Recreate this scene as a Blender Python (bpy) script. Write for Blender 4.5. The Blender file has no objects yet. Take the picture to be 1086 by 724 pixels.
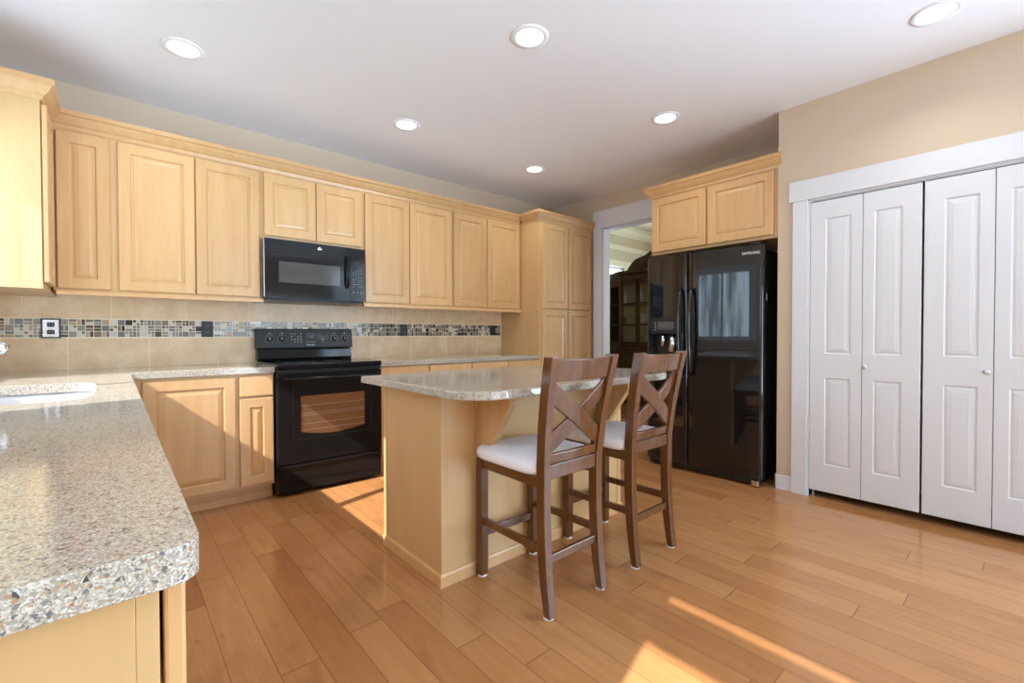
import bpy, bmesh, math, random
from mathutils import Vector, Matrix

random.seed(7)
S = bpy.context.scene
C = S.collection
R = math.radians

# ------------------------------------------------------------------ camera
CAM_H = 1.131
yaw, pit, rol = R(41.14), R(-0.87), R(-0.13)
fwd = Vector((math.sin(yaw)*math.cos(pit), math.cos(yaw)*math.cos(pit), math.sin(pit)))
rgt0 = Vector((math.cos(yaw), -math.sin(yaw), 0))
up0 = rgt0.cross(fwd)
rgt = rgt0*math.cos(rol) + up0*math.sin(rol)
up = -rgt0*math.sin(rol) + up0*math.cos(rol)
cam = bpy.data.cameras.new('camera'); cam.sensor_width = 36; cam.lens = 16.0; cam.clip_start = 0.02
co = bpy.data.objects.new('camera', cam); C.objects.link(co)
mw = Matrix((rgt, up, -fwd)).transposed().to_4x4(); mw.translation = (0, 0, CAM_H)
co.matrix_world = mw
S.camera = co

# ------------------------------------------------------------------ exposure / render
vs = S.view_settings
vs.view_transform = 'Standard'; vs.look = 'None'; vs.gamma = 1; vs.use_curve_mapping = False
vs.exposure = -0.2
S.render.engine = 'CYCLES'
cy = S.cycles
cy.use_denoising = True
cy.max_bounces = 14; cy.diffuse_bounces = 9; cy.glossy_bounces = 5; cy.transmission_bounces = 4
cy.caustics_reflective = True; cy.caustics_refractive = False
cy.sample_clamp_indirect = 8.0; cy.blur_glossy = 0.5

# ------------------------------------------------------------------ world: bright hazy sky above a line of trees
WORLD = 7.0
LAMP_W = 3.5
w = bpy.data.worlds.new('world'); S.world = w; w.use_nodes = True
nt = w.node_tree; nt.nodes.clear()
def wn(t, **k):
    n = nt.nodes.new(t)
    for a, b in k.items(): setattr(n, a, b)
    return n
out = wn('ShaderNodeOutputWorld'); bg = wn('ShaderNodeBackground')
tc = wn('ShaderNodeTexCoord'); sep = wn('ShaderNodeSeparateXYZ')
nt.links.new(tc.outputs['Generated'], sep.inputs[0])
noi = wn('ShaderNodeTexNoise'); noi.inputs['Scale'].default_value = 7; noi.inputs['Detail'].default_value = 6
mp = wn('ShaderNodeMapping'); mp.inputs['Scale'].default_value = (1, 1, .25)
nt.links.new(tc.outputs['Generated'], mp.inputs[0]); nt.links.new(mp.outputs[0], noi.inputs['Vector'])
ma = wn('ShaderNodeMath', operation='MULTIPLY_ADD'); ma.inputs[1].default_value = -.55
nt.links.new(noi.outputs['Fac'], ma.inputs[0]); nt.links.new(sep.outputs['Z'], ma.inputs[2])
ad = wn('ShaderNodeMath', operation='ADD'); ad.inputs[1].default_value = .5
nt.links.new(ma.outputs[0], ad.inputs[0])
cr = wn('ShaderNodeValToRGB'); el = cr.color_ramp.elements     # lower half brightened to light the ceiling, trees at eye level, hazy sky above
SKY_C = (.72, .98, 1.30, 1)
for p, c in ((0, (1.45, 1.93, 2.5, 1)), (.10, (1.45, 1.93, 2.5, 1)), (.18, (.74, .94, 1.08, 1)), (.36, (.86, 1.12, 1.36, 1)), (.44, SKY_C)):
    e_ = el[0] if p == 0 else (el[1] if p == .10 else el.new(p)); e_.position = p; e_.color = c
nt.links.new(ad.outputs[0], cr.inputs[0])
n2 = wn('ShaderNodeTexNoise'); n2.inputs['Scale'].default_value = 30; n2.inputs['Detail'].default_value = 4
mp2_ = wn('ShaderNodeMapping'); mp2_.inputs['Scale'].default_value = (1, 1, .22)
nt.links.new(tc.outputs['Generated'], mp2_.inputs[0]); nt.links.new(mp2_.outputs[0], n2.inputs['Vector'])
r2 = wn('ShaderNodeValToRGB'); r2.color_ramp.elements[0].position = .40; r2.color_ramp.elements[0].color = (.45, .45, .45, 1)
r2.color_ramp.elements[1].position = .62; r2.color_ramp.elements[1].color = (1.6, 1.6, 1.6, 1)
nt.links.new(n2.outputs['Fac'], r2.inputs[0])
mm = wn('ShaderNodeMix', data_type='RGBA', blend_type='MULTIPLY'); mm.inputs[0].default_value = 1
nt.links.new(cr.outputs[0], mm.inputs[6]); nt.links.new(r2.outputs[0], mm.inputs[7])
nt.links.new(mm.outputs[2], bg.inputs['Color'])
# strength dimmed towards the sink window and raised opposite, to even the room's light
mr = wn('ShaderNodeMapRange'); nt.links.new(sep.outputs['X'], mr.inputs[0])
for i_, v_ in ((1, -1), (2, 1), (3, .46), (4, 1.75)): mr.inputs[i_].default_value = v_
ms = wn('ShaderNodeMath', operation='MULTIPLY'); ms.inputs[1].default_value = WORLD
nt.links.new(mr.outputs[0], ms.inputs[0]); nt.links.new(ms.outputs[0], bg.inputs['Strength'])
nt.links.new(bg.outputs[0], out.inputs[0])

# ------------------------------------------------------------------ sun
SUN = Vector((1.15, .30, -1.0)).normalized()
sl = bpy.data.lights.new('sun', 'SUN'); sl.energy = 12.0; sl.angle = R(.6); sl.color = (1.0, .97, .94)
so = bpy.data.objects.new('sun', sl); C.objects.link(so); so.location = (-6, -2, 6)
so.rotation_euler = SUN.to_track_quat('-Z', 'Y').to_euler()

# portals: they only guide the sky's light through the openings
def portal(name, loc, rot, sx, sy):
    l = bpy.data.lights.new(name, 'AREA'); l.shape = 'RECTANGLE'; l.size = sx; l.size_y = sy; l.cycles.is_portal = True
    o = bpy.data.objects.new(name, l); C.objects.link(o); o.location = loc; o.rotation_euler = rot
H = 2.743
W1 = (1.78, 3.345, 1.05, 2.13)     # kitchen window over the sink: y0 y1 z0 z1
W2 = (-1.0, .43, 1.15, 2.165)      # window beside the camera, sill raised to cut its light
portal('sky_portal', (-.72, (W1[0]+W1[1])/2, (W1[2]+W1[3])/2), (0, R(-90), 0), W1[3]-W1[2], W1[1]-W1[0])
portal('sky_portal', (-.72, (W2[0]+W2[1])/2, (W2[2]+W2[3])/2), (0, R(-90), 0), W2[3]-W2[2], W2[1]-W2[0])
W3 = (1.5, 3.5, .1, 1.95)         # unseen window added behind the camera as fill light: x0 x1 z0 z1
portal('sky_portal', ((W3[0]+W3[1])/2, -3.34, (W3[2]+W3[3])/2), (R(90), 0, 0), W3[1]-W3[0], W3[3]-W3[2])
W4 = (-3.05, -.50, .15, 2.6)      # unseen window added on the closet side to brighten the room: y0 y1 z0 z1
portal('sky_portal', (3.9, (W4[0]+W4[1])/2, (W4[2]+W4[3])/2), (0, R(90), 0), W4[3]-W4[2], W4[1]-W4[0])
portal('sky_portal', (6.9, 5.14, 1.6), (R(-90), 0, 0), 2.6, 1.6)

# ------------------------------------------------------------------ materials
MATS = {}
def mat(name, col=(.8, .8, .8), rough=.5, metal=0, spec=.5, emit=None, es=0, coat=0, cr_=.05):
    m = bpy.data.materials.new(name); m.use_nodes = True
    b = m.node_tree.nodes['Principled BSDF']
    b.inputs['Base Color'].default_value = (*col, 1); b.inputs['Roughness'].default_value = rough
    b.inputs['Metallic'].default_value = metal; b.inputs['Specular IOR Level'].default_value = spec
    b.inputs['Coat Weight'].default_value = coat; b.inputs['Coat Roughness'].default_value = cr_
    if emit: b.inputs['Emission Color'].default_value = (*emit, 1); b.inputs['Emission Strength'].default_value = es
    MATS[name] = m
    return m
class NT:
    def __init__(s, m): s.t = m.node_tree; s.b = s.t.nodes['Principled BSDF']
    def n(s, typ, ins=None, **k):
        n = s.t.nodes.new(typ)
        for a, v in k.items(): setattr(n, a, v)
        for a, v in (ins or {}).items():
            if isinstance(v, bpy.types.NodeSocket): s.t.links.new(v, n.inputs[a])
            else: n.inputs[a].default_value = v
        return n
    def math(s, op, a, b=0.0, c=0.0):
        n = s.t.nodes.new('ShaderNodeMath'); n.operation = op
        for i, v in enumerate((a, b, c)):
            if isinstance(v, bpy.types.NodeSocket): s.t.links.new(v, n.inputs[i])
            else: n.inputs[i].default_value = v
        return n.outputs[0]
    def mix(s, f, a, b, mode='MIX'):
        n = s.t.nodes.new('ShaderNodeMix'); n.data_type = 'RGBA'; n.blend_type = mode
        for i, v in ((0, f), (6, a), (7, b)):
            if isinstance(v, bpy.types.NodeSocket): s.t.links.new(v, n.inputs[i])
            else: n.inputs[i].default_value = v if i == 0 else (*v, 1)
        return n.outputs[2]
    def ramp(s, f, stops):
        n = s.t.nodes.new('ShaderNodeValToRGB'); s.t.links.new(f, n.inputs[0])
        e = n.color_ramp.elements
        while len(e) < len(stops): e.new(.5)
        for i, (p, c) in enumerate(stops): e[i].position = p; e[i].color = (*c, 1)
        return n.outputs[0]
    def col(s, c): s.t.links.new(c, s.b.inputs['Base Color'])
    def rough(s, c): s.t.links.new(c, s.b.inputs['Roughness'])
    def bump(s, h, strength=.3, dist=.002):
        n = s.n('ShaderNodeBump', {'Height': h, 'Strength': strength, 'Distance': dist}); s.t.links.new(n.outputs[0], s.b.inputs['Normal'])
def srgb(r, g, b):
    f = lambda c: (c/255/12.92 if c <= 10 else ((c/255+.055)/1.055)**2.4)
    return (f(r), f(g), f(b))

def wood(name, c1, c2, rough=.3, scale=(14, 14, 1.2), vary=.12, coat=.25):
    m = mat(name, c1, rough, coat=coat, cr_=.2); t = NT(m)
    g = t.n('ShaderNodeTexCoord'); oi = t.n('ShaderNodeObjectInfo')
    off = t.n('ShaderNodeVectorMath', {0: g.outputs['Object'], 1: oi.outputs['Random']}, operation='ADD')
    mpn = t.n('ShaderNodeMapping', {'Vector': off.outputs[0], 'Scale': scale})
    a = t.n('ShaderNodeTexNoise', {'Vector': mpn.outputs[0], 'Scale': 1.6, 'Detail': 6, 'Roughness': .6, 'Distortion': .4})
    mp2 = t.n('ShaderNodeMapping', {'Vector': off.outputs[0], 'Scale': (scale[0]*12, scale[1]*12, scale[2]*5)})
    b = t.n('ShaderNodeTexNoise', {'Vector': mp2.outputs[0], 'Scale': 1.0, 'Detail': 2})
    f = t.math('MULTIPLY_ADD', a.outputs['Fac'], 1.5, -.25)
    f = t.math('MULTIPLY_ADD', t.math('SUBTRACT', b.outputs['Fac'], .5), .35, f)
    c = t.mix(f, c1, c2)
    v = t.math('MULTIPLY_ADD', oi.outputs['Random'], vary, 1-vary/2)
    c = t.mix(1.0, c, t.n('ShaderNodeCombineColor', {0: v, 1: v, 2: v}).outputs[0], 'MULTIPLY')
    t.col(c)
    return m

MAPLE = wood('maple_wood', srgb(216, 176, 125), srgb(201, 156, 101))
MAPLE_PLY = wood('maple_veneer', srgb(212, 176, 126), srgb(202, 162, 109), scale=(5, 5, .7), vary=.04)
DARKWOOD = wood('walnut_stained_wood', srgb(116, 71, 32), srgb(72, 42, 19), rough=.2, scale=(22, 22, 2.5), vary=.1, coat=.5)
HUTCH = wood('dark_mahogany', srgb(84, 54, 34), srgb(54, 32, 20), rough=.3, scale=(12, 12, 2), vary=.05)
WALL = mat('beige_wall_paint', srgb(208, 190, 166), .75, spec=.2)
DWALL = mat('tan_wall_paint', srgb(196, 180, 146), .8, spec=.2)
CEIL = mat('ceiling_white', srgb(241, 244, 248), .9, spec=.1)
WHITE = mat('white_trim_paint', srgb(218, 220, 223), .38)
CREAM = mat('cream_moulding_paint', srgb(226, 215, 180), .5)
BLACK = mat('black_enamel', (.010, .010, .011), .09, spec=.22)
BLACKF = mat('fridge_black_gloss', (.007, .007, .008), .035, coat=.3, cr_=.02)
BLACKM = mat('black_matte_plastic', (.012, .012, .013), .4)
DGREY = mat('dark_grey_panel', (.020, .021, .022), .3, spec=.3)
MGLASS = mat('smoked_microwave_glass', (.06, .06, .06), .12)
OGLASS = mat('oven_glass_with_reflection', (.30, .17, .085), .10, metal=.55)  # brownish glass; the orange reflection of floor and island is in the colour
CHROME = mat('chrome', (.8, .8, .82), .12, metal=1)
STEEL = mat('brushed_steel', (.75, .76, .78), .28, metal=1)
SATIN = mat('satin_silver', (.62, .62, .63), .3, metal=.8)
PRINT = mat('white_print', (.75, .75, .75), .5)
GPRINT = mat('grey_print', (.32, .32, .32), .5)
FELT = mat('white_felt', (.8, .8, .78), .9)
DARK = mat('dark_shadow_interior', (.02, .02, .02), .9)
LAMP = mat('lamp_diffuser', (.9, .9, .9), .6, emit=(1, .98, .95), es=3.0)
GLOW = mat('pane_glass', (.8, .85, .85), .05)
LCD = mat('display_grey', (.022, .024, .026), .2, spec=.2)
SINKM = mat('white_steel_sink', (.78, .79, .82), .22, metal=.55)
CAB_GLASS = mat('cabinet_glass_backing', srgb(228, 218, 176), .5)
CABLABEL = mat('paper_label', (.7, .7, .7), .6)

def fabric():
    m = mat('white_woven_fabric', srgb(222, 222, 226), .9, spec=.2); t = NT(m)
    g = t.n('ShaderNodeTexCoord')
    a = t.n('ShaderNodeTexNoise', {'Vector': g.outputs['Object'], 'Scale': 160, 'Detail': 3})
    t.col(t.ramp(a.outputs['Fac'], [(.3, srgb(232, 234, 240)), (.65, srgb(250, 250, 251))]))
    t.bump(a.outputs['Fac'], .3, .002)
    return m
FABRIC = fabric()
BLACKF.node_tree.nodes['Principled BSDF'].inputs['IOR'].default_value = 1.5

def granite():
    m = mat('speckled_granite', (.5, .45, .4), .10, coat=.0); t = NT(m)
    t.b.inputs['IOR'].default_value = 1.62
    g = t.n('ShaderNodeTexCoord')
    wv = t.n('ShaderNodeTexNoise', {'Vector': g.outputs['Object'], 'Scale': 90, 'Detail': 3})
    dist = t.n('ShaderNodeMix', {0: .009, 4: g.outputs['Object'], 5: wv.outputs['Color']}, data_type='VECTOR')
    v1 = t.n('ShaderNodeTexVoronoi', {'Vector': dist.outputs[1], 'Scale': 520, 'Randomness': 1})
    v2 = t.n('ShaderNodeTexVoronoi', {'Vector': dist.outputs[1], 'Scale': 270, 'Randomness': 1})
    v3 = t.n('ShaderNodeTexVoronoi', {'Vector': dist.outputs[1], 'Scale': 330, 'Randomness': 1})
    s1 = t.n('ShaderNodeSeparateColor', {0: v1.outputs['Color']}); s2 = t.n('ShaderNodeSeparateColor', {0: v2.outputs['Color']})
    s3 = t.n('ShaderNodeSeparateColor', {0: v3.outputs['Color']})
    base = t.ramp(s1.outputs[0], [(0, srgb(160, 152, 138)), (.25, srgb(182, 174, 158)), (.45, srgb(198, 191, 176)), (.65, srgb(168, 157, 139)), (.8, srgb(210, 206, 196)), (.93, srgb(140, 131, 119))])
    base.node.color_ramp.interpolation = 'CONSTANT'
    dk = t.math('GREATER_THAN', s2.outputs[0], .90)
    c = t.mix(dk, base, t.ramp(s2.outputs[1], [(0, srgb(110, 114, 128)), (.35, srgb(116, 104, 92)), (.7, srgb(140, 132, 124)), (.92, srgb(72, 74, 84))]))
    orr = t.math('GREATER_THAN', s3.outputs[1], .93)
    c = t.mix(orr, c, t.ramp(s3.outputs[2], [(0, srgb(168, 122, 84)), (.6, srgb(186, 156, 122)), (1, srgb(226, 220, 210))]))
    t.col(c)
    return m
GRANITE = granite()

def floor_mat():
    m = mat('hand_scraped_plank_floor', (.3, .15, .06), .2, coat=.0); t = NT(m)
    t.b.inputs['IOR'].default_value = 1.5
    g = t.n('ShaderNodeTexCoord'); sp = t.n('ShaderNodeSeparateXYZ', {0: g.outputs['Object']})
    PW = .1285
    u = t.math('DIVIDE', t.math('SUBTRACT', sp.outputs[0], .194), PW)
    row = t.math('FLOOR', u); fu = t.math('FRACT', u)
    wn1 = t.n('ShaderNodeTexWhiteNoise', {'W': row}, noise_dimensions='1D')
    v = t.math('ADD', t.math('DIVIDE', sp.outputs[1], 1.25), t.math('MULTIPLY', wn1.outputs['Value'], 7.3))
    colm = t.math('FLOOR', v); fv = t.math('FRACT', v)
    cv = t.n('ShaderNodeCombineXYZ', {0: row, 1: colm})
    wn2 = t.n('ShaderNodeTexWhiteNoise', {'Vector': cv.outputs[0]}, noise_dimensions='2D')
    sc = t.n('ShaderNodeSeparateColor', {0: wn2.outputs['Color']})
    # grain
    offs = t.n('ShaderNodeVectorMath', {0: g.outputs['Object'], 1: wn2.outputs['Color']}, operation='ADD')
    mpn = t.n('ShaderNodeMapping', {'Vector': offs.outputs[0], 'Scale': (26, 2.2, 1)})
    gr = t.n('ShaderNodeTexNoise', {'Vector': mpn.outputs[0], 'Scale': 1.5, 'Detail': 7, 'Roughness': .62, 'Distortion': .6})
    mp2 = t.n('ShaderNodeMapping', {'Vector': offs.outputs[0], 'Scale': (5, 2.2, 1)})
    bl = t.n('ShaderNodeTexNoise', {'Vector': mp2.outputs[0], 'Scale': 1.6, 'Detail': 4})
    tone = t.ramp(sc.outputs[0], [(0, srgb(172, 118, 71)), (.4, srgb(180, 127, 79)), (.75, srgb(187, 136, 87)), (1, srgb(165, 111, 68))])
    f = t.math('MULTIPLY_ADD', t.math('SUBTRACT', gr.outputs['Fac'], .5), .9, .12)
    c = t.mix(f, tone, srgb(138, 88, 52))
    f2 = t.math('MULTIPLY', t.math('GREATER_THAN', bl.outputs['Fac'], .0), t.math('MULTIPLY', t.math('MAXIMUM', t.math('SUBTRACT', bl.outputs['Fac'], .58), 0), 1.6))
    c = t.mix(f2, c, srgb(96, 60, 38))
    kn = t.n('ShaderNodeTexNoise', {'Vector': t.n('ShaderNodeMapping', {'Vector': offs.outputs[0], 'Scale': (9, 3.5, 1)}).outputs[0], 'Scale': 1.1, 'Detail': 5, 'Roughness': .7})
    c = t.mix(t.math('MULTIPLY', t.math('MAXIMUM', t.math('SUBTRACT', kn.outputs['Fac'], .66), 0), 5.0), c, srgb(92, 60, 40))
    # seams
    e1 = t.math('LESS_THAN', t.math('MINIMUM', fu, t.math('SUBTRACT', 1, fu)), .012)
    e2 = t.math('LESS_THAN', t.math('MINIMUM', fv, t.math('SUBTRACT', 1, fv)), .0018)
    seam = t.math('MAXIMUM', e1, e2)
    c = t.mix(t.math('MULTIPLY', seam, .5), c, srgb(84, 48, 26))
    t.col(c)
    # hand scraped ripples across the plank + dips
    mp3 = t.n('ShaderNodeMapping', {'Vector': offs.outputs[0], 'Scale': (7, 46, 1)})
    rp = t.n('ShaderNodeTexNoise', {'Vector': mp3.outputs[0], 'Scale': 1.0, 'Detail': 2})
    h = t.math('MULTIPLY_ADD', rp.outputs['Fac'], .7, t.math('MULTIPLY', seam, -1.2))
    h = t.math('ADD', h, t.math('MULTIPLY', bl.outputs['Fac'], 1.0))
    t.bump(h, .55, .0022)
    t.rough(t.math('MULTIPLY_ADD', gr.outputs['Fac'], .08, .11))
    return m
FLOOR = floor_mat()

def tile_mat():
    m = mat('travertine_tile', srgb(206, 178, 142), .35); t = NT(m)
    g = t.n('ShaderNodeTexCoord')
    a = t.n('ShaderNodeTexNoise', {'Vector': g.outputs['Object'], 'Scale': 7, 'Detail': 6, 'Roughness': .65})
    b = t.n('ShaderNodeTexNoise', {'Vector': g.outputs['Object'], 'Scale': 70, 'Detail': 3})
    c = t.ramp(a.outputs['Fac'], [(.3, srgb(211, 180, 138)), (.5, srgb(222, 193, 153)), (.7, srgb(232, 208, 174))])
    c = t.mix(t.math('MULTIPLY', t.math('GREATER_THAN', b.outputs['Fac'], .66), .25), c, srgb(166, 134, 98))
    t.col(c)
    return m
TILE = tile_mat()
GROUT = mat('grout', srgb(238, 222, 194), .8)
MOS = [mat('mosaic_'+n, srgb(*c), r) for n, c, r in (
    ('dark_brown', (84, 72, 60), .15), ('black_glass', (52, 50, 50), .08), ('slate_blue', (118, 120, 120), .12),
    ('pale_glass', (204, 202, 192), .12), ('tan', (178, 152, 120), .3), ('taupe', (132, 118, 100), .25),
    ('cream', (212, 202, 184), .3), ('grey', (150, 144, 134), .2))]

# ------------------------------------------------------------------ mesh helpers
class MB:
    def __init__(s): s.bm = bmesh.new()
    def face(s, pts, mi=0, smooth=False):
        vs_ = [s.bm.verts.new(p) for p in pts]
        f = s.bm.faces.new(vs_); f.material_index = mi; f.smooth = smooth
        return f
    def box(s, x0, x1, y0, y1, z0, z1, mi=0, M_=None):
        P = [Vector(p) for p in ((x0,y0,z0),(x1,y0,z0),(x1,y1,z0),(x0,y1,z0),(x0,y0,z1),(x1,y0,z1),(x1,y1,z1),(x0,y1,z1))]
        if M_: P = [M_ @ p for p in P]
        v = [s.bm.verts.new(p) for p in P]
        for q in ((0,3,2,1),(4,5,6,7),(0,1,5,4),(1,2,6,5),(2,3,7,6),(3,0,4,7)):
            f = s.bm.faces.new([v[i] for i in q]); f.material_index = mi
        return s
    def prism(s, poly, fn, a, b, mi=0, smooth=False):
        """poly: 2D points; fn(u, v, t) -> xyz; extruded from t=a to t=b"""
        A = [s.bm.verts.new(fn(u, v, a)) for u, v in poly]; B = [s.bm.verts.new(fn(u, v, b)) for u, v in poly]
        n = len(poly)
        if smooth:      # own vertices for the flat ends, so they do not bend the side's normals
            cA = [s.bm.verts.new(fn(u, v, a)) for u, v in poly]; cB = [s.bm.verts.new(fn(u, v, b)) for u, v in poly]
        else: cA, cB = A, B
        fs = [s.bm.faces.new(cA), s.bm.faces.new(cB[::-1])]
        for i in range(n):
            f = s.bm.faces.new((A[i], A[(i+1) % n], B[(i+1) % n], B[i])); f.smooth = smooth; fs.append(f)
        for f in fs: f.material_index = mi
        return s
    def rings(s, rings, mi=0, smooth=True, cap=True):
        V = [[s.bm.verts.new(p) for p in r] for r in rings]; n = len(V[0])
        for a, b in zip(V, V[1:]):
            for i in range(n):
                f = s.bm.faces.new((a[i], a[(i+1) % n], b[(i+1) % n], b[i])); f.smooth = smooth; f.material_index = mi
        if cap:
            for r in (V[0], V[-1][::-1]):
                f = s.bm.faces.new(r); f.material_index = mi
        return s
    def tube(s, pts, r, n=12, mi=0, cap=True):
        pts = [Vector(p) for p in pts]; rr = r if isinstance(r, (list, tuple)) else [r]*len(pts)
        R_ = []; d0 = (pts[1]-pts[0]).normalized()
        a = d0.orthogonal().normalized()
        for i, p in enumerate(pts):
            d = (pts[min(i+1, len(pts)-1)]-pts[max(i-1, 0)]).normalized()
            a = (a - d*a.dot(d)).normalized(); b = d.cross(a)
            R_.append([p + (a*math.cos(2*math.pi*k/n)+b*math.sin(2*math.pi*k/n))*rr[i] for k in range(n)])
        return s.rings(R_, mi, True, cap)
    def lathe(s, c, axis, prof, n=24, mi=0):
        ax = Vector(axis).normalized(); a = ax.orthogonal().normalized(); b = ax.cross(a); c = Vector(c)
        return s.rings([[c+ax*h+(a*math.cos(2*math.pi*k/n)+b*math.sin(2*math.pi*k/n))*max(r, 1e-4) for k in range(n)] for r, h in prof], mi)
    def build(s, name, mats, parent=None, origin=None, bevel=0, seg=2, smooth=False):
        bmesh.ops.recalc_face_normals(s.bm, faces=s.bm.faces)
        o_ = Vector(origin) if origin is not None else (Vector(parent['_o']) if parent is not None else Vector((0, 0, 0)))
        bmesh.ops.translate(s.bm, verts=s.bm.verts, vec=-o_)
        me = bpy.data.meshes.new(name); s.bm.to_mesh(me); s.bm.free()
        for m in (mats if isinstance(mats, (list, tuple)) else [mats]): me.materials.append(m)
        ob = bpy.data.objects.new(name, me); C.objects.link(ob)
        if parent is not None: ob.parent = parent
        else: ob.location = o_
        ob['_o'] = list(o_)
        if smooth:
            for p in me.polygons: p.use_smooth = True
        if bevel:
            b = ob.modifiers.new('bevel', 'BEVEL'); b.width = bevel; b.segments = seg; b.limit_method = 'ANGLE'; b.angle_limit = R(35)
            b.harden_normals = False
        return ob

def tag(o, label, cat, group=None, kind=None):
    if label: o['label'] = label
    if cat: o['category'] = cat
    if group: o['group'] = group
    if kind: o['kind'] = kind
    return o
def thing(name, origin, label, cat, group=None):
    o = bpy.data.objects.new(name, None); C.objects.link(o); o.location = origin; o['_o'] = list(origin); o.empty_display_size = .1
    return tag(o, label, cat, group)
def struct(o, label=None):
    o['kind'] = 'structure'
    if label: o['label'] = label
    return o
def box(name, m, x0, x1, y0, y1, z0, z1, parent=None, bevel=0):
    return MB().box(x0, x1, y0, y1, z0, z1).build(name, m, parent, bevel=bevel, origin=None if parent is not None else ((x0+x1)/2, (y0+y1)/2, z0))

XY = lambda u, v, t: Vector((u, v, t))     # plan outline, extruded in z
YZ = lambda u, v, t: Vector((t, u, v))     # profile in y-z, extruded in x
XZ = lambda u, v, t: Vector((u, t, v))     # profile in x-z, extruded in y
def fan(face):                             # face frames: (u, v, w) -> world
    if face == '-y': return lambda o: (lambda u, v, w: Vector((o[0]+u, o[1]-w, o[2]+v)))
    if face == '-x': return lambda o: (lambda u, v, w: Vector((o[0]-w, o[1]-u, o[2]+v)))
    if face == '+x': return lambda o: (lambda u, v, w: Vector((o[0]+w, o[1]+u, o[2]+v)))

def raised_door(name, face, o, wd, ht, parent, m=MAPLE, th=.020, rail=.058, groove=.009, panels=None, mi=0, bev=.0015, slope=.028, top=.0):
    """door slab with raised panel(s); o = lower-left corner of its back plane seen from the front"""
    F = fan(face)(o); mb = MB()
    def rect(u0, u1, v0, v1, w): return [F(u0, v0, w), F(u1, v0, w), F(u1, v1, w), F(u0, v1, w)]
    panels = panels or [(rail, wd-rail, rail, ht-rail)]
    # slab sides + back
    e = .003
    mb.rings([rect(0, wd, 0, ht, 0), rect(0, wd, 0, ht, th-e), rect(e, wd-e, e, ht-e, th)], cap=False, smooth=False)
    mb.face(rect(0, wd, 0, ht, 0))
    # front frame split in strips around the panels (sorted by v, all same u range)
    panels = sorted(panels, key=lambda p: p[2]); u0, u1 = panels[0][0], panels[0][1]
    mb.face(rect(e, u0, e, ht-e, th)); mb.face(rect(u1, wd-e, e, ht-e, th))
    v = e
    for p in panels: mb.face(rect(u0, u1, v, p[2], th)); v = p[3]
    mb.face(rect(u0, u1, v, ht-e, th))
    for (a, b, c, d) in panels:
        q = .006
        lv = [(0, th), (q*.5, th-.003), (q, th-groove), (q+.006, th-groove), (q+slope*.5, th-groove*.45), (q+slope, th-.002), (q+slope+.003, th-.001-.0)]
        L = [rect(a+i, b-i, c+i, d-i, w_) for i, w_ in lv]
        mb.rings(L, cap=False, smooth=False); mb.face(L[-1])
    return mb.build(name, m, parent)

def crown(mb, path, z0, prof, closed=False):
    """sweep profile (out, up) along plan polyline; outward = right of the direction of travel; mitred"""
    n = len(path); R_ = []
    for i, p in enumerate(path):
        p = Vector((*p, 0))
        ds = []
        if i > 0: ds.append((p-Vector((*path[i-1], 0))).normalized())
        if i < n-1: ds.append((Vector((*path[i+1], 0))-p).normalized())
        ns = [Vector((d.y, -d.x, 0)) for d in ds]
        k = ns[0] if len(ns) == 1 else (ns[0]+ns[1])/(1+ns[0].dot(ns[1]))
        R_.append([p+k*o_+Vector((0, 0, z0+h)) for o_, h in prof])
    mb.rings(R_, smooth=False)
CROWN = [(0, 0), (.006, 0), (.010, .012), (.012, .022), (.022, .030), (.038, .052), (.046, .068), (.056, .074), (.056, .100), (0, .100)]

# ------------------------------------------------------------------ room shell
BY = 4.08          # back wall
LX = -.58          # left wall
DX = 4.30          # wall with the doorway, behind the fridge
CX = 3.65          # face of the closet wall
SY = -3.2          # wall behind the camera
struct(box('floor', FLOOR, LX-.15, 8.6, SY-.15, 5.15, -.1, 0))
struct(box('ceiling', CEIL, LX-.15, DX+.12, SY-.15, BY+.12, H, H+.1))
struct(box('wall_back', WALL, LX-.15, DX+.12, BY, BY+.12, 0, H))
mb = MB()
ys = [SY-.15, W2[0], W2[1], W1[0], W1[1], BY]
for a, b in ((SY-.15, W2[0]), (W2[1], W1[0]), (W1[1], BY)): mb.box(LX-.12, LX, a, b, 0, H)
mb.box(LX-.12, LX, W1[0], W1[1], 0, W1[2]); mb.box(LX-.12, LX, W1[0], W1[1], W1[3], H)
mb.box(LX-.12, LX, W2[0], W2[1], 0, W2[2]); mb.box(LX-.12, LX, W2[0], W2[1], W2[3], H)
struct(mb.build('wall_left', WALL))
mb = MB()
mb.box(LX, W3[0], SY-.12, SY, 0, H); mb.box(W3[1], CX+.1, SY-.12, SY, 0, H)
mb.box(W3[0], W3[1], SY-.12, SY, 0, W3[2]); mb.box(W3[0], W3[1], SY-.12, SY, W3[3], H)
struct(mb.build('wall_south', WALL))
# closet wall (bump-out) with its opening, and the return beside the fridge
OY0, OY1, OZ = -.155, 1.022, 2.048
mb = MB()
mb.box(CX, CX+.11, SY-.12, W4[0], 0, H); mb.box(CX, CX+.11, W4[1], OY0, 0, H); mb.box(CX, CX+.11, W4[0], W4[1], 0, W4[2]); mb.box(CX, CX+.11, W4[0], W4[1], W4[3], H); mb.box(CX, CX+.11, OY1, 1.23, 0, H); mb.box(CX, CX+.11, OY0, OY1, OZ, H)
mb.box(CX+.11, DX, 1.13, 1.23, 0, H)
struct(mb.build('wall_closet', WALL))
# wall with the cased doorway
DO = (2.33, 3.31, 2.36)
mb = MB()
mb.box(DX, DX+.12, -.3, DO[0], 0, H); mb.box(DX, DX+.12, DO[1], BY, 0, H); mb.box(DX, DX+.12, DO[0], DO[1], DO[2], H)
struct(mb.build('wall_right', WALL))

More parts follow.
